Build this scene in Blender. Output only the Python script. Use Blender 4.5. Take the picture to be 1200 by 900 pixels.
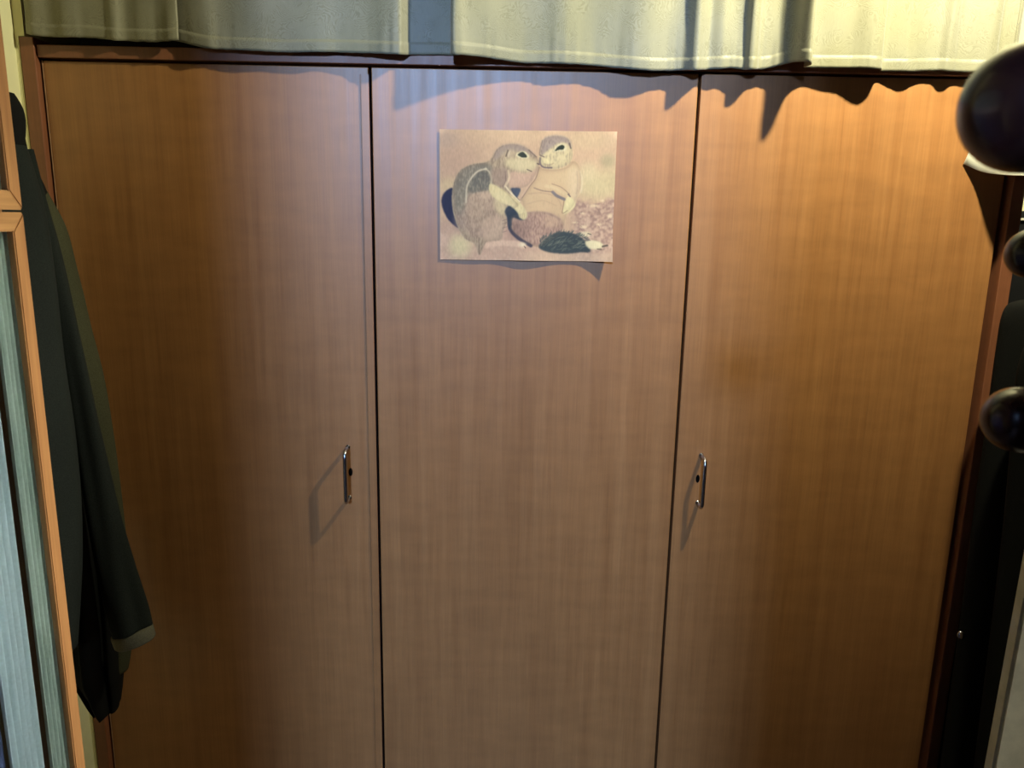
import bpy, bmesh, math, random
import numpy as np
from mathutils import Vector, Matrix, noise
random.seed(7)
for o in list(bpy.data.objects): bpy.data.objects.remove(o)
S = bpy.context.scene
COL = S.collection
pi = math.pi

# ------------------------------------------------------------------ camera
DT = 1.785                                     # height of the door tops
CAM = Vector((-0.0393, -1.2121, DT - 0.2182))
PITCH, YAW, ROLL, F = 0.2111, 0.0110, 0.0179, 901.0
fw = Vector((math.sin(YAW)*math.cos(PITCH), math.cos(YAW)*math.cos(PITCH), -math.sin(PITCH)))
rt = Vector((math.cos(YAW), -math.sin(YAW), 0)); up = rt.cross(fw)
r2 = rt*math.cos(ROLL) + up*math.sin(ROLL); u2 = -rt*math.sin(ROLL) + up*math.cos(ROLL)
cd = bpy.data.cameras.new('camera'); co = bpy.data.objects.new('camera', cd); COL.objects.link(co)
m = Matrix((r2, u2, -fw)).transposed().to_4x4(); m.translation = CAM
co.matrix_world = m
cd.sensor_fit = 'HORIZONTAL'; cd.sensor_width = 36; cd.lens = F/1200*36; cd.clip_start = .02
cd.dof.use_dof = True; cd.dof.focus_distance = 1.21; cd.dof.aperture_fstop = 11
S.camera = co

# ------------------------------------------------------------------ world, exposure, lights
S.view_settings.view_transform = 'Standard'; S.view_settings.look = 'None'
S.view_settings.gamma = 1; S.view_settings.exposure = 0.0
W = bpy.data.worlds.new('world'); S.world = W; W.use_nodes = True
W.node_tree.nodes['Background'].inputs[0].default_value = (.5, .6, .8, 1)
W.node_tree.nodes['Background'].inputs[1].default_value = .02
LAMP = Vector((.58, -.42, 2.32)); LAMP_R = .030; LAMP_P = 43; LAMP_N = Vector((-.07, .997, -.03)); LAMP_C = (1.0, .96, .64)
COOL = Vector((-.40, -4.2, 2.62)); COOL_P = 185; COOL_C = (.38, .59, 1.0)
DOOR_X0, DOOR_X1, DOOR_Y, DOOR_Z = -.40, .03, -1.75, 2.40
ld = bpy.data.lights.new('hall_ceiling_light', 'AREA'); ld.shape = 'DISK'; ld.size = .32
ld.energy = COOL_P; ld.color = COOL_C
lo = bpy.data.objects.new('hall_ceiling_light', ld); COL.objects.link(lo); lo.location = COOL
lo.rotation_euler = (math.radians(50), 0, 0)   # tilted towards the wardrobe

ld = bpy.data.lights.new('reflector_light', 'AREA'); ld.shape = 'DISK'; ld.size = 2*LAMP_R; ld.energy = LAMP_P; ld.color = LAMP_C
lo = bpy.data.objects.new('reflector_light', ld); COL.objects.link(lo); lo.location = LAMP   # flat face of the reflector lamp, turned to the wardrobe
lo.rotation_euler = (-LAMP_N).to_track_quat('Z', 'Y').to_euler()
ld = bpy.data.lights.new('cabinet_fill_light', 'AREA'); ld.shape = 'RECTANGLE'; ld.size = .45; ld.size_y = .9
ld.energy = 9; ld.color = (1.0, .98, .86); ld.spread = math.radians(30)   # added fill aimed at the cabinet glass, no known source
lo = bpy.data.objects.new('cabinet_fill_light', ld); COL.objects.link(lo); lo.location = (1.17, -.72, 1.20)
lo.rotation_euler = (math.radians(90), 0, math.radians(90))

# ------------------------------------------------------------------ helpers
def ray(px, py):
    return (fw + r2*((px-600)/F) + u2*((450-py)/F))
def PY(px, py, Y):                              # point of the plane y = Y seen at a pixel
    d = ray(px, py); return CAM + d*((Y-CAM.y)/d.y)
def PX(px, py, X):
    d = ray(px, py); return CAM + d*((X-CAM.x)/d.x)
def tag(o, label=None, cat=None, group=None, kind=None):
    for k, v in (('label', label), ('category', cat), ('group', group), ('kind', kind)):
        if v: o[k] = v
    return o
def empty(name, loc=(0, 0, 0)):
    o = bpy.data.objects.new(name, None); COL.objects.link(o); o.location = loc; o.empty_display_size = .05
    return o
def link(name, me, mat=None, parent=None, smooth=False):
    o = bpy.data.objects.new(name, me); COL.objects.link(o)
    if mat: me.materials.append(mat)
    if smooth:
        me.polygons.foreach_set('use_smooth', [True]*len(me.polygons))
    if parent:
        o.parent = parent
        q = parent; off = Vector((0, 0, 0))
        while q: off += q.location; q = q.parent
        o.location = -off                      # meshes are written in world coordinates
    return o
def finish(bm, name, mat, parent=None, smooth=False):
    me = bpy.data.meshes.new(name); bmesh.ops.recalc_face_normals(bm, faces=bm.faces[:])
    bm.to_mesh(me); bm.free(); return link(name, me, mat, parent, smooth)
def box(name, lo_, hi, mat, parent=None, bev=.0015, seg=2):
    bm = bmesh.new(); bmesh.ops.create_cube(bm, size=1)
    c = [(a+b)/2 for a, b in zip(lo_, hi)]; s = [b-a for a, b in zip(lo_, hi)]
    for v in bm.verts: v.co = Vector([c[i]+v.co[i]*s[i] for i in range(3)])
    if bev: bmesh.ops.bevel(bm, geom=bm.edges[:], offset=min(bev, min(s)*.4), segments=seg, affect='EDGES', profile=.5)
    return finish(bm, name, mat, parent)
def prism(name, pts, axis_vec, mat, parent=None, bev=0):   # closed polygon of 3D points, extruded
    bm = bmesh.new(); a = [bm.verts.new(p) for p in pts]; b = [bm.verts.new(Vector(p)+Vector(axis_vec)) for p in pts]
    bm.faces.new(a); bm.faces.new(b[::-1]); n = len(pts)
    for i in range(n): bm.faces.new((a[i], b[i], b[(i+1) % n], a[(i+1) % n]))
    if bev: bmesh.ops.bevel(bm, geom=bm.edges[:], offset=bev, segments=2, affect='EDGES')
    return finish(bm, name, mat, parent)
def tube_bm(bm, pts, rad, seg=14, caps=True):
    pts = [Vector(p) for p in pts]; n = len(pts)
    if not hasattr(rad, '__len__'): rad = [rad]*n
    prev = None; rings = []
    for i, p in enumerate(pts):
        t = (pts[min(i+1, n-1)]-pts[max(i-1, 0)]).normalized()
        if prev is None:
            a = t.orthogonal().normalized()
        else:
            a = (prev - t*prev.dot(t)).normalized()
        prev = a; b = t.cross(a)
        rings.append([bm.verts.new(p + (a*math.cos(2*pi*k/seg)+b*math.sin(2*pi*k/seg))*rad[i]) for k in range(seg)])
    for i in range(n-1):
        for k in range(seg):
            bm.faces.new((rings[i][k], rings[i][(k+1) % seg], rings[i+1][(k+1) % seg], rings[i+1][k]))
    if caps: bm.faces.new(rings[0][::-1]); bm.faces.new(rings[-1])
def tube(name, pts, rad, mat, parent=None, seg=14):
    bm = bmesh.new(); tube_bm(bm, pts, rad, seg); return finish(bm, name, mat, parent, True)
def lathe(name, base, axis, prof, mat, parent=None, seg=40):   # prof: (distance along axis, radius)
    axis = Vector(axis).normalized(); base = Vector(base)
    return tube(name, [base+axis*h for h, r in prof], [max(r, .0004) for h, r in prof], mat, parent, seg)
def crom(P, n):                                # Catmull-Rom through points, n samples a span
    P = [np.array(p, float) for p in P]; out = []
    for i in range(len(P)-1):
        p0, p1, p2, p3 = P[max(i-1, 0)], P[i], P[i+1], P[min(i+2, len(P)-1)]
        for k in range(n):
            t = k/n
            out.append(.5*((2*p1)+(-p0+p2)*t+(2*p0-5*p1+4*p2-p3)*t*t+(-p0+3*p1-3*p2+p3)*t**3))
    out.append(P[-1]); return out
def grid(name, rows, mat, parent=None, closed=False, smooth=True, thick=0):
    bm = bmesh.new(); V = [[bm.verts.new(p) for p in r] for r in rows]
    for i in range(len(V)-1):
        n = len(V[i])
        for k in range(n if closed else n-1):
            bm.faces.new((V[i][k], V[i][(k+1) % n], V[i+1][(k+1) % n], V[i+1][k]))
    if closed: bm.faces.new(V[0][::-1]); bm.faces.new(V[-1])
    o = finish(bm, name, mat, parent, smooth)
    if thick:
        md = o.modifiers.new('thickness', 'SOLIDIFY'); md.thickness = thick; md.offset = 0
    return o

# ------------------------------------------------------------------ materials
class NT:
    def __init__(s, name):
        s.m = bpy.data.materials.new(name); s.m.use_nodes = True; s.t = s.m.node_tree; s.b = s.t.nodes['Principled BSDF']
    def n(s, kind, props=None, **ins):
        x = s.t.nodes.new('ShaderNode'+kind)
        for k, v in (props or {}).items(): setattr(x, k, v)
        for k, v in ins.items():
            i = x.inputs[int(k[1:])] if k[0] == 'i' and k[1:].isdigit() else x.inputs[k]
            if hasattr(v, 'links') or isinstance(v, bpy.types.NodeSocket): s.t.links.new(v, i)
            else: i.default_value = v
        return x
    def coords(s, scale=(1, 1, 1), loc=(0, 0, 0)):
        g = s.n('NewGeometry'); mp = s.n('Mapping', None, Vector=g.outputs['Position'], Scale=scale, Location=loc)
        return mp.outputs[0]
    def noise(s, vec, scale, detail=3, rough=.5, dist=0):
        return s.n('TexNoise', None, Vector=vec, Scale=scale, Detail=detail, Roughness=rough, Distortion=dist).outputs['Fac']
    def ramp(s, fac, stops):
        x = s.n('ValToRGB', None, Fac=fac); r = x.color_ramp
        while len(r.elements) < len(stops): r.elements.new(.5)
        for e, (p, c) in zip(r.elements, stops):
            e.position = p; e.color = (*c, 1) if hasattr(c, '__len__') else (c, c, c, 1)
        return x.outputs[0]
    def mix(s, a, b, f, bt='MIX'):
        x = s.t.nodes.new('ShaderNodeMix'); x.data_type = 'RGBA'; x.blend_type = bt
        for i, v in ((0, f), (6, a), (7, b)):
            if isinstance(v, bpy.types.NodeSocket): s.t.links.new(v, x.inputs[i])
            else: x.inputs[i].default_value = (*v, 1) if hasattr(v, '__len__') and len(v) == 3 else v
        return x.outputs[2]
    def set(s, **k):
        for a, v in k.items():
            i = s.b.inputs[a.replace('_', ' ')]
            if isinstance(v, bpy.types.NodeSocket): s.t.links.new(v, i)
            else: i.default_value = (*v, 1) if hasattr(v, '__len__') and len(v) == 3 else v
        return s.m
    def bump(s, h, strength, dist=.001):
        b = s.n('Bump', None, Height=h, Strength=strength, Distance=dist); s.t.links.new(b.outputs[0], s.b.inputs['Normal'])
def plain(name, col, rough=.6, metal=0, var=.1, sc=30, bump=0, **kw):
    t = NT(name); v = t.coords(); n = t.noise(v, sc, 4)
    c0 = [c*(1-var) for c in col]; c1 = [min(1, c*(1+var)) for c in col]
    t.set(Base_Color=t.ramp(n, [(.3, c0), (.7, c1)]), Roughness=rough, Metallic=metal, **kw)
    if bump: t.bump(n, bump)
    return t.m
def veneer(name, dark, light, seed, rough=.40, coat=.0):
    t = NT(name)
    fine = t.noise(t.coords((1, 1, .022), (seed, 0, 0)), 420, 3, .6)
    med = t.noise(t.coords((1, 1, .035), (seed*2, 0, 0)), 62, 4, .55, .15)
    wide = t.noise(t.coords((1, 1, .10), (seed*3, 0, 0)), 6, 2)
    cross = t.noise(t.coords((.30, 1, 1), (seed, 0, 3)), 42, 3, .55)     # faint ripple across the grain
    c = t.ramp(med, [(-.0, dark), (1.0, light)])
    c = t.mix(c, t.ramp(fine, [(.3, .62), (.62, 1.0)]), .38, 'MULTIPLY')
    c = t.mix(c, t.ramp(wide, [(.3, .90), (.7, 1.0)]), .8, 'MULTIPLY')
    c = t.mix(c, t.ramp(cross, [(.35, .84), (.65, 1.0)]), .7, 'MULTIPLY')
    t.set(Base_Color=c, Roughness=t.ramp(med, [(.2, rough-.04), (.8, rough+.06)]), Specular_IOR_Level=.68)
    t.bump(fine, .12, .0004)
    return t.m
M_door = [veneer('veneer_%d' % i, (.270, .106, .034), (.455, .205, .066), 3.7*i+1) for i in range(3)]
M_frame = veneer('frame_wood', (.20, .068, .030), (.29, .102, .044), 9.1, .48)
M_edge = plain('pale_door_edge', (.42, .24, .13), .5, var=.2, sc=80)
M_dark = plain('dark_board', (.06, .035, .03), .7)
M_chrome = plain('chrome', (.42, .40, .43), .18, 1, .05)
M_black = plain('black_hole', (.003, .003, .003), 1, Specular_IOR_Level=0)
M_wall = plain('cream_wall_paint', (.80, .76, .47), .85, var=.06, sc=14, bump=.15)
M_hall = plain('hall_paint', (.05, .055, .06), .9)  # hall kept dark so that little light bounces in
M_ceil = plain('darkened_ceiling', (.05, .04, .03), .8)  # unseen ceiling, darkened to reduce bounced light
M_dim = plain('darkened_unseen_wall', (.05, .04, .03), .9)  # unseen walls, darkened to cut light bouncing back
t = NT('brown_floor'); v = t.coords((1, .12, 1)); t.set(Base_Color=t.ramp(t.noise(v, 30, 4), [(.3, (.05, .025, .012)), (.7, (.08, .04, .02))]), Roughness=.6); M_floor = t.m
M_oak = NT('pale_oak'); v = M_oak.coords((1, 1, .05)); n_ = M_oak.noise(v, 160, 4)
M_oak.set(Base_Color=M_oak.ramp(n_, [(.3, (.20, .085, .026)), (.7, (.30, .145, .048))]), Roughness=.5); M_oak.bump(n_, .1); M_oak = M_oak.m
M_oakh = NT('pale_oak_across'); v = M_oakh.coords((1, .05, 1)); n_ = M_oakh.noise(v, 160, 4)
M_oakh.set(Base_Color=M_oakh.ramp(n_, [(.3, (.22, .105, .033)), (.7, (.33, .175, .06))]), Roughness=.5); M_oakh = M_oakh.m
t = NT('cabinet_glass'); n_ = t.noise(t.coords((1, 1, .3)), 60, 3)
t.set(Base_Color=(.9, .97, 1.0), Roughness=.06, Transmission_Weight=1.0, IOR=1.12, Specular_IOR_Level=.5); t.bump(n_, .15, .001); M_glass = t.m
def streaky(name, a, b, sc=55):
    t = NT(name); n1 = t.noise(t.coords((1, 1, .12)), sc, 5, .65, .6); n2 = t.noise(t.coords(), 300, 2)
    c = t.mix(t.ramp(n1, [(.3, a), (.7, b)]), t.ramp(n2, [(.3, .8), (.7, 1.0)]), .5, 'MULTIPLY')
    t.set(Base_Color=c, Roughness=.9); t.bump(n1, .3, .002); return t.m
M_sheer = streaky('grey_green_net', (.30, .38, .33), (.62, .72, .64))
M_sheer2 = streaky('cool_light_tinted_net', (.44, .54, .58), (.60, .70, .74), 25)  # pale blue tint stands in for cool light on the net
M_blue = streaky('deep_blue_cloth', (.03, .05, .14), (.06, .09, .22))
def woolen(name, a, b):
    t = NT(name); n1 = t.noise(t.coords(), 700, 2); n2 = t.noise(t.coords(), 9, 3)
    c = t.mix(t.ramp(n1, [(.3, a), (.7, b)]), t.ramp(n2, [(.3, .7), (.7, 1.0)]), .6, 'MULTIPLY')
    t.set(Base_Color=c, Roughness=.95, Specular_IOR_Level=.15, Sheen_Weight=.0); t.bump(n1, .3, .0006); return t.m
M_coat = woolen('dark_green_wool', (.010, .0125, .0105), (.018, .022, .0185))
M_olive = woolen('olive_cloth', (.045, .045, .024), (.07, .07, .038))
M_cuff = woolen('grey_cuff_cloth', (.10, .095, .065), (.15, .14, .10))
M_bcoat = woolen('black_cloth', (.005, .005, .0045), (.009, .009, .008))
M_blackbox = plain('black_lacquer', (.008, .008, .009), .45)
M_trim = plain('pale_metal_strip', (.55, .50, .42), .4)
M_beige = plain('beige_board_paint', (.48, .44, .30), .7, var=.12, sc=60, bump=.2)
t = NT('mahogany_black_gloss'); n_ = t.noise(t.coords((1, 1, .3)), 50, 3)
t.set(Base_Color=t.ramp(n_, [(.3, (.010, .004, .004)), (.7, (.030, .009, .008))]), Roughness=.26, Specular_IOR_Level=.35, Coat_Weight=.2, Coat_Roughness=.10); M_ball = t.m
t = NT('cream_damask'); v = t.coords((1, 1, 1))
warp = t.n('TexNoise', None, Vector=v, Scale=22., Detail=1.); mixv = t.n('VectorMath', {'operation': 'SCALE'}, i0=warp.outputs['Color'])
mixv.inputs['Scale'].default_value = .11
vv = t.n('VectorMath', {'operation': 'ADD'}, i0=v, i1=mixv.outputs[0]).outputs[0]
wv = t.n('TexWave', {'wave_type': 'RINGS', 'rings_direction': 'Y'}, Vector=vv, Scale=95., Distortion=14., Detail=3.).outputs['Fac']
blot = t.noise(v, 26, 2, .5, 1.5)
msk = t.ramp(blot, [(.44, 0.), (.52, 1.)])
pat = t.mix(t.ramp(wv, [(.2, .0), (.6, 1.)]), (.75, .75, .75), t.ramp(blot, [(.40, 1.), (.50, 0.)]))
weave = t.noise(t.coords((1, 1, .2)), 900, 2)
c = t.mix(t.mix((.184, .174, .126), (.226, .215, .162), pat), t.ramp(weave, [(.3, .85), (.7, 1.)]), .5, 'MULTIPLY')
hue = t.noise(v, 7, 2); c = t.mix(c, t.ramp(hue, [(.35, (.95, .92, .70)), (.65, (1., 1., 1.))]), .7, 'MULTIPLY')
t.set(Base_Color=c, Roughness=t.ramp(pat, [(0, .60), (1, .50)]), Specular_IOR_Level=.35, Sheen_Weight=.2)
t.bump(pat, .07, .0005); M_curt = t.m
M_paper = plain('white_paper', (.86, .84, .72), .8, var=.03)

# ------------------------------------------------------------------ room
XL, XR, YB, ZC = -.757, 1.20, .64, 2.80
def wallbox(name, a, b, mat): return tag(box(name, a, b, mat, None, 0), kind='structure')
wallbox('floor', (XL-.1, -5.0, -.1), (XR+.1, YB+.1, 0), M_floor)
wallbox('ceiling', (XL-.1, -5.0, ZC), (XR+.1, YB+.1, ZC+.1), M_ceil)
wallbox('wall_back', (XL-.1, YB, 0), (XR+.1, YB+.1, ZC), M_wall)
wallbox('wall_left', (XL-.1, DOOR_Y, 0), (XL, YB, ZC), M_wall)
wallbox('wall_right', (XR, DOOR_Y, 0), (XR+.1, YB, ZC), M_dim)
wf = tag(box('fill_light_panel', (XR-.012, -.99, .70), (XR-.001, -.45, 1.70), M_ceil, None, .002), kind='structure')  # unseen panel added behind the cabinet fill, no real opening
bm = bmesh.new()                                # wall behind the camera, with its narrow doorway
for a, b in (((XL-.1, 0), (DOOR_X0, ZC)), ((DOOR_X1, 0), (XR+.1, ZC)), ((DOOR_X0, DOOR_Z), (DOOR_X1, ZC))):
    mt = Matrix.Translation(((a[0]+b[0])/2, DOOR_Y-.05, (a[1]+b[1])/2)) @ Matrix.Diagonal((b[0]-a[0], .1, b[1]-a[1], 1))
    bmesh.ops.create_cube(bm, size=1, matrix=mt)
tag(finish(bm, 'wall_front', M_dim), kind='structure')
wallbox('wall_hall_left', (XL-.1, -5.0, 0), (XL, DOOR_Y-.1, ZC), M_hall)
wallbox('wall_hall_right', (XR, -5.0, 0), (XR+.1, DOOR_Y-.1, ZC), M_hall)
wallbox('wall_hall_end', (XL-.1, -5.1, 0), (XR+.1, -5.0, ZC), M_hall)

# warm lamp inferred from shadows; unseen reflector form added to narrow its light
lp = tag(empty('reflector_lamp', (LAMP.x, LAMP.y, ZC)), 'small unseen lamp hanging from the ceiling, reflector added to turn its light to the wardrobe', 'lamp')
bk_ = LAMP-LAMP_N*.004
lathe('reflector', bk_, -LAMP_N, [(0, .034), (.002, .040), (.02, .036), (.05, .024), (.07, .016), (.10, .015), (.105, .004)], M_blackbox, lp, 28)
tube('cord', [bk_-LAMP_N*.09, bk_-LAMP_N*.10+Vector((0, 0, .05)), (LAMP.x, LAMP.y-.10, ZC-.3), (LAMP.x, LAMP.y-.10, ZC-.02)], .003, M_blackbox, lp, 8)
lathe('ceiling_rose', (LAMP.x, LAMP.y-.10, ZC), (0, 0, -1), [(0, .045), (.015, .042), (.028, .01)], M_ceil, lp, 24)

# ------------------------------------------------------------------ wardrobe
wd = tag(empty('wardrobe', (0, .3, 0)), 'wide brown wood-veneer wardrobe with three tall plain doors', 'wardrobe')
TOPZ = PY(35, 43, -.012).z
SI = .7300                                      # inner face of the side panels
for s in (-1, 1):
    a, b = sorted((s*.75, s*SI))
    box('side_panel', (a, -.012, 0), (b, .60, TOPZ), M_frame, wd, .0012)
RZ0, RZ1 = DT+.0015, DT+.0190
box('top_rail', (-SI+.0006, -.006, RZ0), (SI-.0006, .02, RZ1), M_frame, wd, .001)
box('top_panel', (-SI+.0006, .021, RZ0), (SI-.0006, .58, RZ1), M_dark, wd, 0)
box('plinth', (-SI+.0006, .02, 0), (SI-.0006, .038, .085), M_frame, wd, .001)
box('bottom_panel', (-SI+.0006, .022, .086), (SI-.0006, .58, .104), M_dark, wd, 0)
box('back_panel', (-SI+.0006, .581, .02), (SI-.0006, .592, RZ1-.01), M_dark, wd, 0)
G1, G2 = -.2450, .2458
box('partition', (G1-.009, .03, .105), (G1+.009, .58, RZ0-.001), M_dark, wd, 0)
box('partition', (G2-.009, .03, .105), (G2+.009, .58, RZ0-.001), M_dark, wd, 0)
doors = []
for i, (a, b) in enumerate(((-SI+.0043, G1-.0022), (G1+.0022, G2-.0022), (G2+.0022, SI-.0075))):
    d = box('door', (a, 0, .09), (b, .019, DT-.002), M_door[i], wd, .0012)
    doors.append(d)
# rounded closing strip on the right edge of the left door
bm = bmesh.new(); prof = [(-.0015, .0), (-.0015, -.0022), (-.0135, -.0022), (-.0150, .0)]
o = prism('closing_strip', [(G1+x, y, .092) for x, y in prof], (0, 0, DT-.012-.092), M_door[0], doors[0], .0007); bm.free()
for (px, py0, py1, kx, kpy, di) in ((408.5, 524, 583, .0035, 553, 0), (821, 533.5, 589, -.003, 561, 2)):
    A = PY(px, py0, 0); B = PY(px-(0 if di == 0 else 2.5), py1, 0); A.x = B.x = (A.x+B.x)/2
    p = .027
    path = [A+Vector((0, .001, 0)), A+Vector((0, -p*.55, 0)), A+Vector((0, -p*.85, -.0008)), A+Vector((0, -p, -.006)), A+Vector((0, -p, -.012)),
            B+Vector((0, -p, .012)), B+Vector((0, -p, .006)), B+Vector((0, -p*.85, .0008)), B+Vector((0, -p*.55, 0)), B+Vector((0, .001, 0))]
    h = tube('handle', path, .0033, M_chrome, doors[di], 16)
    for e in (A, B): lathe('handle_collar', e, (0, -1, 0), [(0, .0042), (.001, .0040), (.0014, .003)], M_chrome, doors[di], 18)
    k = PY(px, kpy, 0); k.x = A.x+kx
    kh = lathe('keyhole', (k.x, .0004, k.z), (0, -1, 0), [(0, .0033), (.0008, .0033), (.0010, .0024)], M_black, doors[di], 20)
    for v in kh.data.vertices: v.co.z = k.z+(v.co.z-k.z)*2.1
box('edge_band', (-SI+.0030, -.0006, .09), (-SI+.0042, .018, DT-.002), M_edge, doors[0], 0)

sb = box('gap_shade_block', (-.70, .06, RZ1+.0005), (.10, .50, RZ1+.26), plain('gap_shade_purple', (.018, .013, .020), .9), None, .003)  # dark block added to stand in for shade under the curtain hem
tag(sb, 'added dark block standing in for the shaded gap under the left curtain hem', 'box')
fz = [(XL, 0), (-.7515, 0), (-.7515, TOPZ+.001), (-.7425, TOPZ+.001), (-.7425, ZC), (XL, ZC)]
tag(prism('added_gap_filler', [(x, -.0105, z) for x, z in fz], (0, .0085, 0), M_wall), kind='structure')   # cream filler added to catch light over the shadowed gap beside the wardrobe
# ------------------------------------------------------------------ curtains
def curtain(name, pts, ztop, pleat, seed, label, group):
    """pts: (pixel x, pixel y of the hem, distance in front of the doors)"""
    th = []
    for (x, y, p) in pts:
        q = PY(x, y, -p); th.append((q.x, q.y, q.z))
    hem = crom(th, 7)
    n = len(hem); hs = [0, .004, .008, .012, .016, .0175, .019, .028, .045, .07, .11, .17, .26, .38, .52, .66, .80]
    top = ztop; rows = []
    for h in hs:
        f = h/.80; row = []
        for k, q in enumerate(hem):
            u = k/(n-1)
            wob = noise.noise(Vector((u*n*.09, h*9, seed)))*.0035*min(1, h/.05+.3)
            puck = noise.noise(Vector((q[0]*130, 0, seed)))*.0011*(1 if h < .014 else max(0, 1-(h-.014)/.05))
            thick = .0012 if h < .0175 else 0
            y0 = q[1]; ytop = -.058+.016*math.sin(u*pleat*2*pi)
            g = max(0, (f-.10)/.9)**1.2
            y = y0*(1-g)+ytop*g + wob*(1-g) + puck - thick
            x = q[0] + math.sin(u*17+seed)*.004*f + puck*.8
            z = q[2]+(top-q[2])*f + (noise.noise(Vector((q[0]*110, 5, seed)))*.0008 if h < .003 else 0)
            row.append((x, y, z))
        rows.append(row)
    o = grid(name, rows, M_curt, None, thick=.0009)
    tag(o, label, 'curtain', group)
    return o
Lc = [(32.5, 40, .016), (42, 42, .022), (60, 43.5, .017), (80, 44, .022), (100, 44.5, .017), (122, 46, .018), (134, 47.5, .022), (150, 48.5, .015), (168, 49, .018), (186, 49, .018), (199, 48.5, .022),
      (207, 47, .023), (209.5, 47, .020), (206, 47.5, .015), (204, 48, .012), (212, 49.5, .012), (240, 56, .020), (265, 58.5, .016), (300, 59.5, .020), (335, 61.5, .017),
      (370, 61, .020), (400, 61.5, .017), (430, 62.5, .020), (455, 63.5, .026), (468, 64, .028), (475, 64.5, .018), (480, 64.5, .010), (490, 64.5, .008), (512, 64.5, .0085), (538, 65, .008)]
curtain('curtain', Lc, 2.572, 9, 1.3, 'cream damask curtain over the left half of the wardrobe top, hem above the rail', 'curtains over the wardrobe')
Rc = [(533, 64, 0.0280), (528.5, 63.5, 0.0340), (529, 63.5, 0.0440), (535, 64, 0.0480), (548, 65, 0.0420), (565, 67, 0.0320), (585, 70, 0.0240), (610, 73.5, 0.0180), (635, 74.5, 0.0160), (660, 75, 0.0190), (690, 76.5, 0.0170), (720, 79.5, 0.0190), (742, 81.5, 0.0240),
      (763.8, 83, 0.0234), (784.5, 83, 0.0172), (801, 82.5, 0.0197), (812, 82.5, 0.0334), (818, 82, 0.0346), (824, 82, 0.0222), (830, 81.5, 0.0150), (844, 81, 0.0185), (856, 80, 0.0185), (870, 81.5, 0.0222),
      (878, 81.5, 0.0327), (885, 81.5, 0.0315), (890, 81.5, 0.0185), (902, 80, 0.0172), (914, 76.5, 0.0222), (928, 73.5, 0.0346), (938, 72.5, .054), (948, 73, .066), (950, 76, .056), (942, 79, .0272), (952, 79.5, 0.0172), (974, 80, 0.0197), (996, 80, 0.0234),
      (1014, 80, 0.0296), (1026, 81, 0.0315), (1032, 82, 0.0247), (1032, 83.5, 0.0100), (1046, 84, 0.0130), (1062, 84, 0.0176), (1070, 84, 0.0169), (1078, 83.5, 0.0120), (1096, 83, 0.0120), (1108, 83.5, 0.0176), (1115, 84, 0.0169), (1122, 84.5, 0.0120), (1140, 85, 0.0142),
      (1156, 85, 0.0197), (1164, 85, 0.0190), (1168, 85.5, 0.0120), (1182, 86, 0.0160), (1186, 86, 0.0197), (1189, 86, 0.0140), (1184, 86, 0.0060)]
curtain('curtain', Rc, 2.572, 12, 6.1, 'brightly lit cream damask curtain with pleats over the right half of the wardrobe', 'curtains over the wardrobe')
rod = tag(empty('curtain_rod', (0, -.055, 2.60)), 'dark curtain rod above the wardrobe', 'rod')
tube('rod', [(XL+.02, -.055, 2.592), (1.17, -.055, 2.592)], .011, M_frame, rod, 16)
for s, x in ((-1, XL), (1, XR)):
    lathe('bracket', (x, -.055, 2.592), (-s, 0, 0), [(0, .03), (.012, .03), (.02, .014), (.035, .014)], M_frame, rod, 20)

# white paper at the wardrobe's top right corner
rows = [[PY(1143, 150, -.002), PY(1160, 142, -.006), PY(1185, 140, -.016), PY(1220, 140, -.03)],
        [PY(1137, 175, -.002), PY(1158, 178, -.010), PY(1184, 180, -.030), PY(1220, 182, -.055)],
        [PY(1129, 192, -.0015), PY(1152, 201.5, -.018), PY(1181, 205, -.050), PY(1220, 206, -.085)]]
rows = [crom(r, 5) for r in rows]
p_ = grid('paper_sheet', rows, M_paper, None, thick=.0008)
tag(p_, 'small white sheet of paper sticking out at the top right of the right wardrobe door', 'paper')

# ------------------------------------------------------------------ printed picture of two ground squirrels
NX, NY = 416, 304
uu, vv_ = np.meshgrid(np.linspace(0, 1, NX), np.linspace(0, 1, NY))
CX = (77+3*vv_)+((1118-35*vv_)-(77+3*vv_))*uu
CY = (58+14*uu)+((822+12*uu)-(58+14*uu))*vv_
rng = np.random.default_rng(5)
def blur(a, r):
    if r <= 0: return a
    k = np.exp(-.5*(np.arange(-int(3*r)-1, int(3*r)+2)/r)**2); k /= k.sum(); h = len(k)//2
    a = np.pad(a, ((h, h), (h, h)), mode='edge')
    a = np.apply_along_axis(lambda v: np.convolve(v, k, 'valid'), 0, a)
    return np.apply_along_axis(lambda v: np.convolve(v, k, 'valid'), 1, a)
def nz(r, seed, ry=None):
    a = np.random.default_rng(seed).standard_normal((NY, NX)); a = blur(a, r); a = a/a.std(); return a
def nz2(rx, ry, seed):
    a = np.random.default_rng(seed).standard_normal((NY, NX))
    kx = np.exp(-.5*(np.arange(-9, 10)/rx)**2); ky = np.exp(-.5*(np.arange(-9, 10)/ry)**2)
    a = np.apply_along_axis(lambda v: np.convolve(v, kx, 'same'), 1, a); a = np.apply_along_axis(lambda v: np.convolve(v, ky, 'same'), 0, a)
    return a/a.std()
FUR = nz2(.8, 2.4, 1); FUR2 = nz2(1.3, 3.0, 2); CLD = nz(14, 3); CLD2 = nz(6, 4); GRIT = nz(2.2, 9)
img = np.zeros((NY, NX, 3))
def lay(mask, col, a=1.):
    global img
    mm = (np.clip(mask, 0, 1)*a)[..., None]; img = img*(1-mm)+np.array(col, float)*mm
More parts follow.
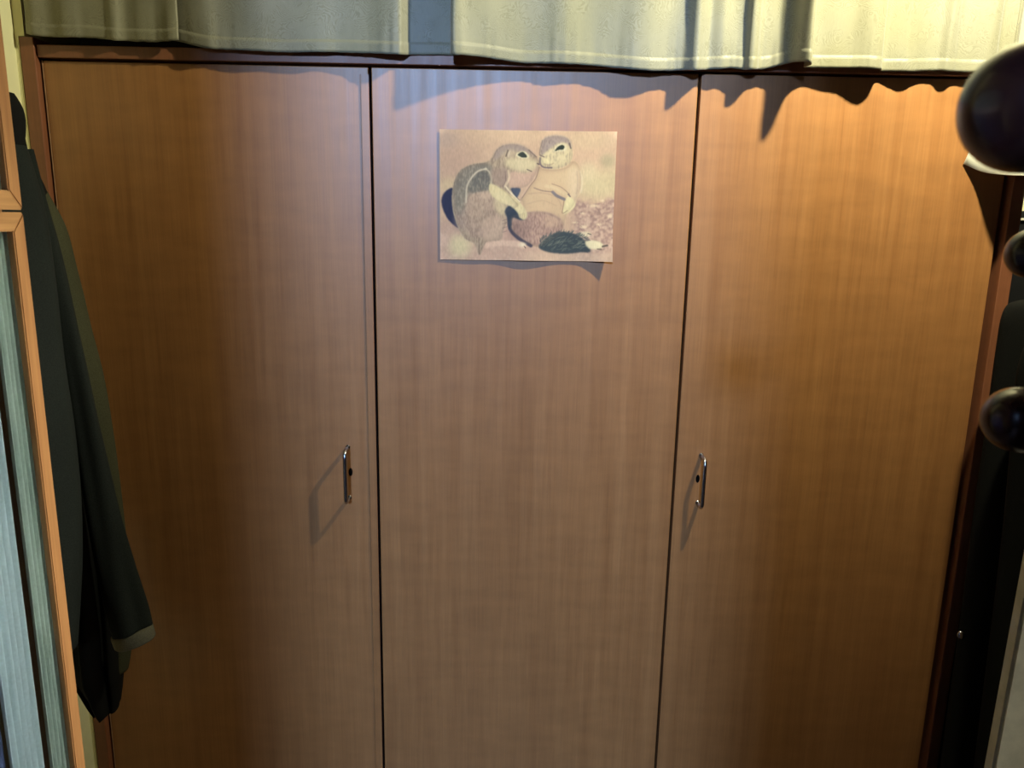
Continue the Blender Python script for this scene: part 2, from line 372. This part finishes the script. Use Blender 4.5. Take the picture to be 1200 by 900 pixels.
def pmask(pts, soft=1.0, smooth=True):
    pts = [np.array(p, float) for p in pts]
    if smooth:
        P = [pts[-1]]+pts+[pts[0], pts[1]]; out = []
        for i in range(1, len(P)-2):
            p0, p1, p2, p3 = P[i-1], P[i], P[i+1], P[i+2]
            for k in range(5):
                t_ = k/5; out.append(.5*((2*p1)+(-p0+p2)*t_+(2*p0-5*p1+4*p2-p3)*t_*t_+(-p0+3*p1-3*p2+p3)*t_**3))
        pts = out
    ins = np.zeros((NY, NX), bool); n = len(pts)
    for i in range(n):
        x1, y1 = pts[i]; x2, y2 = pts[(i+1) % n]
        if y1 == y2: continue
        c_ = ((y1 > CY) != (y2 > CY)) & (CX < (x2-x1)*(CY-y1)/(y2-y1)+x1); ins ^= c_
    return blur(ins.astype(float), soft)
def stroke(pts, w, col, a=1., soft=2.):
    pts = [np.array(p) for p in crom(pts, 6)] if len(pts) > 2 else [np.array(p, float) for p in pts]
    d = np.full((NY, NX), 1e9)
    for p, q in zip(pts[:-1], pts[1:]):
        e = q-p; L = (e@e)+1e-9; t_ = np.clip(((CX-p[0])*e[0]+(CY-p[1])*e[1])/L, 0, 1)
        d = np.minimum(d, np.hypot(CX-p[0]-t_*e[0], CY-p[1]-t_*e[1]))
    lay(np.clip((w/2+soft/2-d)/soft, 0, 1), col, a)
def blob(x, y, rx, ry, col, a=1.): lay(np.exp(-(((CX-x)/rx)**2+((CY-y)/ry)**2)**1.5), col, a)
# background
lay(np.ones((NY, NX)), (190, 160, 137))
blob(160, 240, 150, 140, (165, 135, 122), .45); blob(110, 110, 90, 60, (160, 140, 132), .5); blob(520, 90, 260, 60, (196, 168, 142), .7)
blob(950, 120, 180, 60, (188, 164, 138), .8); blob(1000, 380, 170, 90, (192, 176, 142), .9); blob(950, 300, 60, 60, (200, 184, 152), .6)
blob(1065, 240, 50, 45, (160, 148, 122), .8); blob(1080, 330, 60, 60, (178, 162, 132), .6); blob(130, 380, 60, 50, (198, 176, 140), .6)
gm = np.clip((CY-455-12*CLD2)/25, 0, 1)*np.clip((CX-830)/60, 0, 1)
lay(gm, (172, 142, 128)); lay(gm*np.clip(GRIT*.9, 0, 1), (198, 170, 152), .6); lay(gm*np.clip(-GRIT*.9-.2, 0, 1), (134, 108, 104), .55)
gl = np.clip((CY-560)/60, 0, 1)*np.clip((700-CX)/60, 0, 1)
lay(gl, (184, 152, 136), .8); lay(gl*np.clip(GRIT*.5, 0, 1), (204, 178, 156), .4)
blob(195, 740, 70, 70, (208, 192, 152), .9); blob(100, 705, 35, 40, (200, 168, 150), .7); blob(520, 670, 90, 60, (186, 152, 136), .8)
lay(np.clip((CY-760)/30, 0, 1)*np.clip((CX-540)/60, 0, 1), (190, 162, 142), .8)
for x, y, a_, b_ in ((980, 500, 28, 9), (920, 625, 22, 10), (1075, 560, 16, 14), (915, 545, 14, 7), (1030, 470, 12, 8), (1010, 610, 18, 7), (870, 600, 18, 6)): blob(x, y, a_, b_, (212, 188, 160), .9)
# shadow at the left
lay(pmask([(158, 398), (112, 415), (88, 465), (100, 530), (135, 592), (192, 634), (172, 560), (160, 470)], 1.2), (44, 47, 72))
# right squirrel body
bR = pmask([(655, 270), (700, 285), (800, 280), (850, 240), (885, 250), (905, 300), (908, 380), (890, 440), (862, 500), (820, 560), (800, 640), (760, 690), (720, 710), (670, 745), (600, 735), (520, 680), (480, 610), (500, 560), (560, 540), (560, 480), (545, 465), (575, 425), (612, 375), (640, 325)], 1.2)
lay(bR, (198, 170, 139)); lay(bR*np.clip(FUR*.35, 0, 1), (176, 148, 122), .7)
lay(bR*np.exp(-((CX-870)/45)**2)*np.clip((CY-250)/40, 0, 1), (206, 184, 156), .7)
low = pmask([(488, 590), (560, 552), (640, 540), (730, 548), (790, 585), (800, 640), (750, 690), (670, 740), (600, 730), (520, 675)], 3)
lay(low, (162, 132, 122)); lay(low*np.clip(FUR*.6, 0, 1), (190, 160, 136), .45); lay(low*np.clip(-FUR*.6, 0, 1), (122, 98, 90), .45)
blob(540, 640, 60, 70, (120, 96, 92), .5); blob(740, 590, 60, 40, (190, 160, 136), .6)
blob(720, 500, 80, 30, (200, 170, 140), .6); stroke([(590, 545), (650, 538), (720, 548), (780, 580)], 10, (136, 112, 108), .5, 12)
stroke([(600, 430), (680, 425), (760, 450), (790, 500)], 5, (160, 134, 116), .5, 8); stroke([(590, 490), (680, 470), (760, 500)], 5, (166, 140, 118), .4, 8)
stroke([(480, 565), (490, 640), (540, 695), (610, 738)], 20, (60, 58, 74), .9, 8)
# left squirrel
bL = pmask([(150, 440), (162, 360), (200, 292), (270, 258), (350, 245), (385, 215), (410, 175), (445, 152), (500, 141), (560, 151), (612, 182), (645, 215), (662, 242), (657, 268), (635, 330), (600, 378), (545, 400), (495, 402), (500, 450), (540, 500), (470, 545), (470, 600), (450, 650), (430, 705), (350, 720), (310, 795), (285, 730), (230, 700), (195, 650), (165, 570), (152, 500)], 1.1)
lay(bL, (166, 146, 126))
lay(bL*pmask([(155, 450), (165, 350), (210, 285), (290, 255), (375, 258), (385, 330), (375, 400), (300, 425), (250, 450), (240, 540), (180, 560)], 4), (118, 112, 104), .9)
hn = pmask([(250, 440), (300, 415), (380, 430), (430, 490), (430, 580), (380, 640), (320, 690), (260, 680), (215, 600), (225, 500)], 5)
lay(hn, (160, 134, 122), .9); blob(340, 440, 60, 22, (192, 164, 146), .6); blob(360, 600, 50, 60, (134, 114, 104), .6); blob(200, 590, 40, 60, (150, 128, 120), .7)
lay(pmask([(350, 300), (372, 340), (372, 405), (330, 412), (275, 425), (246, 405), (262, 355), (300, 310)], 2), (96, 94, 92), .9)
lay(bL*np.clip(FUR*.6, 0, 1), (196, 176, 152), .24); lay(bL*np.clip(-FUR*.6, 0, 1), (100, 88, 80), .26)
stroke([(352, 284), (300, 300), (258, 345), (236, 395), (232, 480)], 9, (206, 192, 172), .75, 6); stroke([(345, 284), (370, 305), (380, 345), (374, 385)], 9, (200, 186, 162), .7, 6)
stroke([(152, 440), (156, 520), (180, 610), (205, 650)], 5, (178, 164, 140), .6, 5); stroke([(306, 690), (308, 790)], 5, (110, 92, 86), .7, 4)
lay(pmask([(500, 300), (590, 308), (655, 270), (636, 330), (600, 376), (545, 398), (498, 398), (478, 350)], 2), (192, 160, 142), .9)       # chest
lay(pmask([(385, 290), (470, 280), (480, 300), (470, 380), (430, 390), (385, 350)], 4), (150, 128, 118), .7)
lay(pmask([(330, 590), (430, 560), (465, 600), (450, 650), (440, 700), (340, 712)], 4), (186, 158, 140), .7)
lay(pmask([(400, 460), (450, 480), (475, 520), (470, 560), (420, 545), (395, 500)], 4), (196, 178, 144), .8)
lay(pmask([(495, 398), (548, 398), (542, 432), (524, 456), (506, 430)], 1), (74, 80, 98))
lay(pmask([(458, 535), (480, 500), (515, 498), (540, 540), (575, 580), (545, 584), (505, 572), (496, 620), (482, 640), (476, 580)], 1.4), (52, 60, 74))
for y in (580, 600, 625, 650): stroke([(445, y+8), (470, y)], 4, (110, 92, 92), .6, 3)
stroke([(640, 328), (600, 380), (548, 465)], 9, (196, 166, 146), .8, 4); stroke([(662, 275), (640, 340), (606, 385), (560, 455)], 4, (120, 96, 92), .8, 3)
stroke([(462, 385), (495, 425), (545, 475)], 10, (216, 200, 172), .9, 4); stroke([(500, 405), (520, 440), (545, 468)], 3, (70, 62, 66), .7, 2)
stroke([(480, 296), (484, 340), (460, 385)], 12, (208, 184, 158), .8, 6); stroke([(462, 300), (464, 350), (448, 385)], 4, (110, 90, 92), .6, 4)
arm = pmask([(372, 372), (425, 392), (480, 428), (535, 470), (575, 515), (590, 558), (572, 582), (545, 570), (532, 540), (495, 505), (440, 482), (395, 452), (368, 415)], 1.3)
lay(arm, (207, 191, 152)); lay(arm*np.clip(FUR2*.5, 0, 1), (190, 170, 130), .5)
stroke([(440, 400), (495, 450), (530, 490)], 4, (168, 146, 112), .5, 4)
for x in (548, 560, 572): stroke([(x, 545), (x+3, 575)], 2, (140, 120, 90), .7, 2)
ft = pmask([(350, 722), (430, 708), (520, 708), (570, 722), (584, 745), (565, 756), (500, 742), (400, 742), (345, 755)], 1.5)
lay(ft, (204, 172, 152)); blob(560, 732, 22, 14, (224, 206, 178), .9); stroke([(572, 742), (580, 752)], 5, (80, 64, 64), .9)
# left head
lay(pmask([(405, 185), (445, 154), (500, 143), (560, 152), (612, 184), (640, 212), (600, 195), (540, 185), (480, 178), (430, 215), (400, 235)], 3), (146, 130, 128), .85)
lay(pmask([(470, 230), (530, 222), (600, 225), (655, 245), (652, 268), (620, 296), (560, 300), (500, 285), (465, 265)], 4), (200, 184, 150), .9)
lay(pmask([(525, 202), (545, 186), (575, 184), (600, 204), (596, 222), (560, 224), (535, 216)], 1.3), (214, 204, 170), .9)
lay(pmask([(535, 203), (550, 190), (572, 190), (590, 216), (562, 219), (545, 212)], .7), (42, 48, 46))
stroke([(478, 178), (466, 212)], 7, (70, 58, 60), .9, 3); stroke([(488, 182), (480, 215)], 6, (196, 182, 170), .7, 4)
stroke([(600, 176), (632, 205), (645, 216)], 5, (96, 80, 80), .8, 4); stroke([(590, 288), (617, 300)], 5, (90, 76, 76), .9, 3); stroke([(650, 254), (660, 258)], 8, (84, 72, 76), .9, 3)
stroke([(380, 245), (395, 215), (415, 175), (450, 152)], 4, (120, 104, 100), .6, 4)
# right head
hR = pmask([(658, 225), (668, 180), (676, 130), (702, 105), (750, 93), (805, 98), (838, 118), (852, 155), (858, 205), (842, 248), (800, 275), (750, 287), (700, 282), (670, 262)], 1.1)
lay(hR, (200, 184, 150)); lay(hR*np.clip(FUR2*.4, 0, 1), (178, 158, 130), .5)
lay(pmask([(668, 180), (676, 128), (702, 103), (752, 92), (806, 98), (840, 120), (850, 160), (815, 135), (770, 140), (730, 165), (690, 195), (670, 205)], 2), (148, 132, 130), .9)
lay(hR*np.clip(-FUR*.6, 0, 1), (110, 96, 94), .3)
lay(pmask([(745, 185), (768, 150), (800, 143), (822, 158), (815, 180), (780, 182)], 1.5), (206, 196, 168), .8)
lay(pmask([(753, 182), (770, 158), (795, 147), (810, 158), (800, 174), (775, 176)], .7), (44, 50, 46))
stroke([(838, 138), (846, 166)], 8, (84, 74, 76), .9, 4); stroke([(680, 120), (668, 165), (662, 200)], 4, (100, 86, 86), .7, 3)
stroke([(664, 205), (690, 216)], 7, (104, 88, 86), .8, 4); stroke([(666, 222), (668, 258), (690, 276), (735, 278)], 8, (92, 82, 96), .85, 5)
stroke([(690, 255), (720, 262), (745, 252)], 5, (140, 120, 100), .6, 4); blob(705, 240, 24, 18, (218, 204, 160), .7)
stroke([(680, 290), (760, 292), (830, 275), (860, 245)], 5, (176, 148, 120), .6, 6)
# right arms
stroke([(630, 395), (680, 412), (735, 418)], 6, (130, 108, 100), .8, 4); stroke([(740, 420), (765, 442), (808, 462)], 17, (108, 102, 112), .85, 6)
stroke([(700, 385), (750, 395), (790, 420), (835, 440)], 18, (206, 184, 150), .6, 8); stroke([(735, 372), (790, 392), (838, 432)], 4, (130, 106, 92), .8, 3)
lay(pmask([(826, 448), (858, 460), (872, 490), (856, 520), (822, 545), (800, 545), (804, 505)], 1.3), (214, 200, 158)); stroke([(830, 432), (842, 446)], 7, (90, 76, 84), .9, 4)
stroke([(806, 470), (800, 510), (796, 545), (826, 528)], 4, (130, 104, 88), .8, 3); stroke([(800, 545), (802, 580)], 4, (196, 170, 140), .6, 4)
stroke([(900, 300), (912, 350), (906, 420)], 10, (216, 204, 178), .5, 10); stroke([(882, 300), (886, 380), (876, 430)], 5, (156, 136, 124), .5, 6)
# tail with its hairs
lay(pmask([(655, 742), (690, 700), (740, 668), (800, 656), (870, 668), (920, 700), (950, 745), (955, 775), (900, 778), (830, 786), (740, 782), (680, 766)], 1.4), (60, 68, 74))
rr = np.random.default_rng(8)
for k in range(150):
    a0 = rr.uniform(0, 1); x = 668+rr.uniform(0, 1)*262; y = 720+rr.uniform(-48, 52)*math.sin(min(1, (x-640)/120)*1.5)
    L = rr.uniform(18, 42); an = rr.uniform(-1.5, -.2)+(x-668)/262*.9
    g = rr.choice([0, 1, 1]); stroke([(x, y), (x+L*math.cos(an), y+L*math.sin(an))], 3, ((58, 66, 70), (112, 116, 104))[g] if y > 690 else (70, 76, 78), .6, 2.5)
lay(pmask([(895, 662), (940, 655), (965, 665), (950, 682), (905, 684)], 1.5), (206, 190, 160)); stroke([(945, 665), (962, 670)], 7, (92, 80, 76), .8)
lay(pmask([(930, 712), (990, 708), (1028, 725), (1030, 745), (990, 760), (945, 750)], 1.6), (214, 200, 166)); stroke([(1030, 742), (1056, 736)], 12, (86, 76, 70), .85); stroke([(1000, 758), (1020, 760)], 9, (110, 96, 84), .8)
for k in range(26):
    x = rr.uniform(880, 1095); y = rr.uniform(470, 700); stroke([(x, y), (x+rr.uniform(-9, 9), y+rr.uniform(3, 12))], 3, (120, 96, 96), .5, 2)
# soft volume: bodies turn darker towards their undersides and outlines, then one slight blur as in print
for m_, x, y, rx_, ry_ in ((bL, 470, 190, 90, 40), (bL, 300, 520, 110, 140), (bR, 780, 330, 90, 60)):
    g_ = m_*np.exp(-((CX-x)/rx_)**2-((CY-y)/ry_)**2); lay(g_, (206, 186, 152), .22)
for m_ in (bL, bR, hR):
    e_ = np.clip(m_-blur(m_, 7), 0, 1)*m_; lay(e_, (112, 92, 84), .55)
for k in range(70):                             # ragged outer hairs of the tail
    a_ = rr.uniform(-math.pi, .25); x = 805+138*math.cos(a_); y = 722+58*math.sin(a_)
    stroke([(x, y), (x+rr.uniform(8, 24)*math.cos(a_*.6), y+rr.uniform(8, 24)*math.sin(a_*.8))], 3.5, (66, 74, 78), .7, 3)
img = np.stack([blur(img[..., k], .6) for k in range(3)], -1)
img = img*(1+FUR[..., None]*.015+CLD[..., None]*.012)*np.array([1.0, .965, .92])
PRINT_GAIN = 1.0
rgb = np.clip(img/255, 0, 1); lin = np.where(rgb <= .04045, rgb/12.92, ((rgb+.055)/1.055)**2.4)
lin = np.clip(lin*PRINT_GAIN, 0, 1)
c00, c10, c11, c01 = [np.array(PY(x, y, -.0015)) for x, y in ((515, 151.5), (723, 154.5), (716.5, 306.5), (516, 304))]
U, V = uu[..., None], vv_[..., None]
pos = c00*(1-U)*(1-V)+c10*U*(1-V)+c11*U*V+c01*(1-U)*V
off = .0010 + .0035*np.exp(-((uu-.50)/.16)**2)*np.clip((vv_-.55)/.45, 0, 1)**2 + .013*np.clip((uu-.80)/.20, 0, 1)**1.6*np.clip((vv_-.72)/.28, 0, 1)**1.5 \
    + .0022*np.clip((uu-.90)/.10, 0, 1)*np.clip((.25-vv_)/.25, 0, 1) + .0012*np.sin(uu*9)**2*np.clip((vv_-.3)/.7, 0, 1)
pos[..., 1] -= off
idx = np.arange(NX*NY).reshape(NY, NX)
quads = np.stack([idx[:-1, :-1], idx[1:, :-1], idx[1:, 1:], idx[:-1, 1:]], -1).reshape(-1, 4)
me = bpy.data.meshes.new('poster'); me.vertices.add(NX*NY); me.vertices.foreach_set('co', pos.astype('f').ravel())
me.loops.add(quads.size); me.loops.foreach_set('vertex_index', quads.ravel().astype('i'))
me.polygons.add(len(quads)); me.polygons.foreach_set('loop_start', (np.arange(len(quads))*4).astype('i'))
me.update(calc_edges=True); me.polygons.foreach_set('use_smooth', [True]*len(quads))
ca = me.color_attributes.new('print', 'FLOAT_COLOR', 'POINT')
ca.data.foreach_set('color', np.concatenate([lin, np.ones((NY, NX, 1))], -1).astype('f').ravel())
t = NT('printed_paper'); at = t.n('Attribute', {'attribute_name': 'print'})
t.set(Base_Color=at.outputs['Color'], Roughness=.75, Specular_IOR_Level=.2); M_print = t.m
po = link('poster', me, M_print)
tag(po, 'poster of two ground squirrels touching noses on the middle wardrobe door', 'poster')

# ------------------------------------------------------------------ glazed cabinet on the left
XC = -.55
far = PX(50, 450, XC).y; near = -1.16
cb = tag(empty('display_cabinet', (XC-.15, (far+near)/2, 0)), 'tall cabinet with pale wood glazed doors at the left edge', 'cabinet')
JZ = PX(27, 247.5, XC).z; CT = 1.98
box('side', (XL+.002, far-.016, 0), (XC-.021, far-.001, CT), M_oak, cb)
box('side', (XL+.002, near, 0), (XC-.021, near+.016, CT), M_oak, cb)
box('top', (XL+.002, near, CT), (XC, far, CT+.018), M_oakh, cb)
box('shelf', (XL+.002, near+.017, JZ-.008), (XC-.05, far-.017, JZ+.008), M_oakh, cb)
box('base', (XL+.002, near+.017, 0), (XC-.03, far-.017, .07), M_oak, cb)
box('back', (XL+.002, near+.017, .07), (XL+.010, far-.017, CT), M_dark, cb)
SW = .0195; T = .009
for (z0, z1) in ((JZ+.0012, CT-.002), (.075, JZ-.0012)):
    y0, y1 = near+.002, far
    x0 = XC-T
    d = prism('door', [(x0, y0, z0), (x0, y1, z0), (x0, y1-SW, z0+SW), (x0, y0+SW, z0+SW)], (T, 0, 0), M_oakh, cb, .0012)
    prism('rail', [(x0, y0, z1), (x0, y1, z1), (x0, y1-SW, z1-SW), (x0, y0+SW, z1-SW)], (T, 0, 0), M_oakh, d, .0012)
    for (ya, s) in ((y1, -1), (y0, 1)):
        prism('stile', [(x0, ya, z0+.0004), (x0, ya, z1-.0004), (x0, ya+s*SW, z1-SW-.0004), (x0, ya+s*SW, z0+SW+.0004)], (T, 0, 0), M_oak, d, .0012)
    box('pane', (XC-.0055, y0+SW-.003, z0+SW-.003), (XC-.0035, y1-SW+.003, z1-SW+.003), M_glass, d, 0)
def net(y0, y1, z0, z1, mat, seed, label, grp, x=XC-.014):
    rows = []
    for j in range(13):
        z = z1+(z0-z1)*j/12
        rows.append([(x+.003*math.sin(k*.55+seed+.3*math.sin(j*.5))+.0015*noise.noise(Vector((k*.3, j*.4, seed))), y0+(y1-y0)*k/60, z) for k in range(61)])
    o = grid('cabinet_curtain', rows, mat, None, thick=.0008); tag(o, label, 'curtain', grp)
def yat(px, py): return PX(px, py, XC-.014).y
g0 = PX(21.5, 600, XC-.014).y; g1_ = PX(12.5, 600, XC-.014).y; b0 = PX(12, 900, XC-.014).y
net(g0, far-.005, .09, JZ-.010, M_sheer, 1., 'grey-green net curtain behind the lower glass, nearest the wardrobe', 'cabinet nets')
net(b0, g1_, .09, JZ-.010, M_sheer2, 2., 'smooth net curtain, tinted pale blue for cool light, behind the lower glass, second from the wardrobe', 'cabinet nets')
net(near+.02, b0-.004, .09, JZ-.010, M_blue, 3., 'dark blue cloth behind the lower glass at the bottom left corner', 'cabinet nets')
net(near+.02, far-.005, JZ+.010, CT-.02, M_sheer2, 4., 'net curtain, tinted pale blue for cool light, behind the upper cabinet glass', 'cabinet nets')
hb = box('inner_board', (XC-.052, g1_-.03, .09), (XC-.045, g0+.03, JZ-.012), plain('olive_board', (.16, .13, .05), .8), cb, 0)

# ------------------------------------------------------------------ dark green coat on the left
ct = tag(empty('coat', (-.72, -.2, .9)), 'dark green wool coat hanging between the cabinet and the wardrobe', 'coat')
def outline(pts, Y, n=6):                      # pixel outline -> (x, z) at depth Y
    return [(PY(a, b, Y).x, PY(a, b, Y).z) for a, b in (tuple(q) for q in crom(pts, n))]
def body(name, right, Y, left, depth, mat, parent, seed, folds=5, amp=.01, n=6, seg=44, skew=0):
    """a hanging garment piece: rings whose right limit follows the outline 'right' and left limit is x = left(z)"""
    rows = []
    for (xr, z) in outline(right, Y, n):
        xl = left(z) if callable(left) else left
        xl = min(xl, xr-.012)
        cx, rx = (xl+xr)/2, (xr-xl)/2; r = []
        dd = min(depth, rx*1.1+.006)
        for k in range(seg):
            a = 2*pi*k/seg
            f = 1+amp/max(rx, .02)*(math.sin(a*folds+seed+z*2.2)+.5*math.sin(a*(folds*2+1)+seed*2-z*5)+noise.noise(Vector((math.cos(a)*2, math.sin(a)*2, z*6+seed))))*abs(math.sin(a))
            r.append((cx+rx*math.cos(a), Y+skew*(z-1.2)+dd*math.sin(a)*f, z))
        rows.append(r)
    return grid(name, rows, mat, parent, closed=True)
body('body', [(22, 150), (30, 185), (48, 225), (66, 300), (84, 380), (104, 450), (122, 540), (134, 640), (140, 720), (141, 790), (138, 826), (137, 832)], -.14,
     lambda z: PY(88+max(0, (833-785))*0, 785, -.14).x if z > PY(100, 770, -.14).z else PY(92+(PY(100, 785, -.14).z-z)*290, 800, -.14).x, .055, M_bcoat, ct, .4)
body('lining', [(40, 205), (58, 235), (74, 270), (86, 320), (101, 380), (118, 440), (130, 505), (139, 570), (147, 640), (152, 700), (153, 755), (149, 785)], -.125,
     lambda z: PY(95, 450, -.125).x-.03, .028, M_olive, ct, 2.0, 4, .006)
# front of the coat: two overlapping panels with a deep fold between
body('front_panel', [(26, 170), (36, 200), (50, 250), (62, 330), (72, 420), (84, 500), (92, 580), (94, 650), (92, 700), (88, 760)], -.24,
     -.748, .045, M_coat, ct, 1.1, 3, .010)
sl = [(27, 178, 22), (40, 235, 26), (56, 300, 30), (74, 380, 30), (92, 460, 30), (108, 540, 31), (122, 610, 33), (136, 670, 38), (148, 715, 42), (154, 738, 42)]
pts = crom([(a, b, c) for a, b, c in sl], 5); cen = []; rad = []
for a, b, c in pts:
    p0 = PY(a-c*.5, b, -.20); p1 = PY(a+c*.5, b, -.20); cen.append((p0+p1)/2); rad.append((p1-p0).length/2*1.05)
rows = []
for i, (c_, r_) in enumerate(zip(cen, rad)):
    z = c_.z; row = []
    for k in range(36):
        a = 2*pi*k/36; w = 1+.10*math.sin(3*a+z*7)+.06*math.sin(5*a-z*11)+.05*noise.noise(Vector((math.cos(a), math.sin(a), z*9)))
        # ring tilted with the hanging sleeve
        row.append((c_.x+r_*w*math.cos(a), c_.y+r_*w*.8*math.sin(a), c_.z+.30*r_*math.cos(a)))
    rows.append(row)
grid('sleeve', rows, M_coat, ct, closed=True)
rows = []
for t_, g in ((0, 1.04), (.12, 1.08), (.5, 1.07), (.9, 1.06), (1.0, 1.0)):
    c_ = PY(154+t_*5, 738+t_*15, -.20); r_ = rad[-1]*g
    rows.append([(c_.x+r_*math.cos(2*pi*k/36), c_.y+r_*.8*math.sin(2*pi*k/36), c_.z+.30*r_*math.cos(2*pi*k/36)) for k in range(36)])
grid('cuff', rows, M_cuff, ct, closed=True)
body('collar', [(12, 108), (18, 118), (23, 130), (25, 148), (24, 165), (21, 182), (20, 200)], -.22, lambda z: PY(0, 150, -.22).x, .03, M_bcoat, ct, 3., 3, .003)
hk = tag(empty('coat_hook', (XL, -.2, 1.80)), 'dark wall hook carrying the green coat', 'hook')
box('hook_plate', (XL, -.24, 1.66), (XL+.018, -.16, 1.70), M_dark, hk)
tube('hook', crom([(XL+.016, -.2, 1.685), (XL+.05, -.2, 1.68), (XL+.07, -.2, 1.69), (XL+.075, -.2, 1.71)], 5), .005, M_chrome, hk, 10)

# ------------------------------------------------------------------ right side: black case, black coat, pale board
bz = PY(1198, 247, .02).z
bc = tag(empty('black_case', (.95, .2, 0)), 'tall black case standing right of the wardrobe, with a pale strip near its top', 'cabinet')
box('case_body', (.757, .02, 0), (1.19, .5, bz), M_blackbox, bc, .002)
zz = PY(1198, 257, .02).z
box('pale_strip', (.759, .0165, zz-.0018), (1.188, .0195, zz+.0018), M_trim, bc, .0005)
bk = tag(empty('black_coat', (.95, -.15, 1.0)), 'black coat hanging at the right edge between the wardrobe and the pale board', 'coat')
def bodyR(name, leftpts, Y, right, depth, mat, parent, seed, folds=5, amp=.010):
    rows = []
    for (xl, z) in outline(leftpts, Y, 6):
        cx, rx = (xl+right)/2, (right-xl)/2
        rows.append([(cx-rx*math.cos(2*pi*k/56), Y+depth*math.sin(2*pi*k/56)*(1+amp/.05*(math.sin(2*pi*k/56*folds+seed+z*2)+.6*noise.noise(Vector((math.cos(2*pi*k/56)*2, math.sin(2*pi*k/56)*2, z*5+seed))))), z) for k in range(56)])
    return grid(name, rows, mat, parent, closed=True)
bodyR('coat_back', [(1196, 352), (1182, 357), (1174, 372), (1169, 400), (1162, 450), (1153, 520), (1142, 600), (1131, 690), (1122, 760), (1112, 830), (1103, 900), (1090, 1000), (1078, 1090)], -.10, 1.12, .045, M_bcoat, bk, .7)
bodyR('coat_front', [(1204, 400), (1192, 440), (1185, 520), (1176, 620), (1164, 720), (1154, 800), (1142, 900), (1130, 1000), (1120, 1080)], -.19, 1.10, .04, M_bcoat, bk, 2.7, 7)
c_ = PY(1128, 745.5, -.148)
lathe('button', c_+Vector((0, .004, 0)), (-.2, -1, .25), [(0, .006), (.002, .0065), (.0035, .005)], M_chrome, bk, 18)
rk = tag(empty('hook_rail', (XR, -.15, 1.66)), 'dark hook rail on the right wall carrying the black coat', 'rail')
box('rail', (XR-.018, -.30, 1.72), (XR, .0, 1.77), M_dark, rk)
tube('hook', crom([(XR-.016, -.14, 1.745), (XR-.05, -.14, 1.73), (XR-.08, -.14, 1.70), (XR-.09, -.14, 1.73)], 5), .005, M_chrome, rk, 10)
a = PY(1151, 900, -.42); b = PY(1199, 638, -.42); dirv = (b-a)/(b.z-a.z)
bot = a+dirv*(0-a.z); topp = b+dirv*.03
bd = prism('leaning_board', [bot, bot+Vector((.32, 0, 0)), topp+Vector((.32, 0, 0)), topp+Vector((.03, 0, .012)), topp], (0, -.018, 0), M_beige, None, .003)
tag(bd, 'pale beige board leaning in the bottom right corner before the black coat', 'board')

# ------------------------------------------------------------------ coat stand with turned ball pegs
def at(px, py, depth): d = ray(px, py); return CAM+d*(depth/d.dot(fw))
PXs, PYs = .48, CAM.y+.60
st = tag(empty('coat_stand', (PXs, PYs, 0)), 'glossy near-black wooden coat stand with round ball pegs at the right edge', 'coat stand')
lathe('pole', (PXs, PYs, .03), (0, 0, 1), [(0, .022), (.2, .020), (.22, .027), (.24, .028), (.26, .020), (1.2, .018), (1.215, .024), (1.235, .024), (1.25, .018), (1.62, .017), (1.63, .023), (1.645, .023), (1.655, .015), (1.665, .022), (1.68, .026), (1.695, .023), (1.705, .014), (1.71, .002)], M_ball, st, 24)
lathe('base', (PXs, PYs, 0), (0, 0, 1), [(0, .16), (.015, .16), (.025, .13), (.035, .04)], M_ball, st, 36)
def peg(center, r, stretch, root, bend):
    c0 = Vector(center); rootv = Vector(root); ax = (c0-rootv).normalized()
    path = crom([rootv, rootv.lerp(c0, .4)+Vector((0, 0, bend)), c0-ax*r*.6], 8)
    pg = tube('peg', path, .009, M_ball, st, 16)
    ax = (Vector(path[-1])-Vector(path[-3])).normalized()
    prof = [(-r*stretch*math.cos(pi*i/28), r*math.sin(pi*i/28)) for i in range(29)]
    lathe('ball', c0, ax, prof, M_ball, pg, 48)
    lathe('neck_ring', c0-ax*(r*stretch*1.02), ax, [(-.006, .009), (-.003, .014), (.002, .014), (.005, .010)], M_ball, pg, 24)
peg(at(1206, 126, .30), .0250, 1.0, (PXs, PYs, 1.575), .02)
peg(at(1194, 492, .52), .0222, 1.25, (PXs, PYs, 1.36), .01)
peg(at(1209, 297, .60), .0190, 1.0, (PXs, PYs, 1.50), .01)
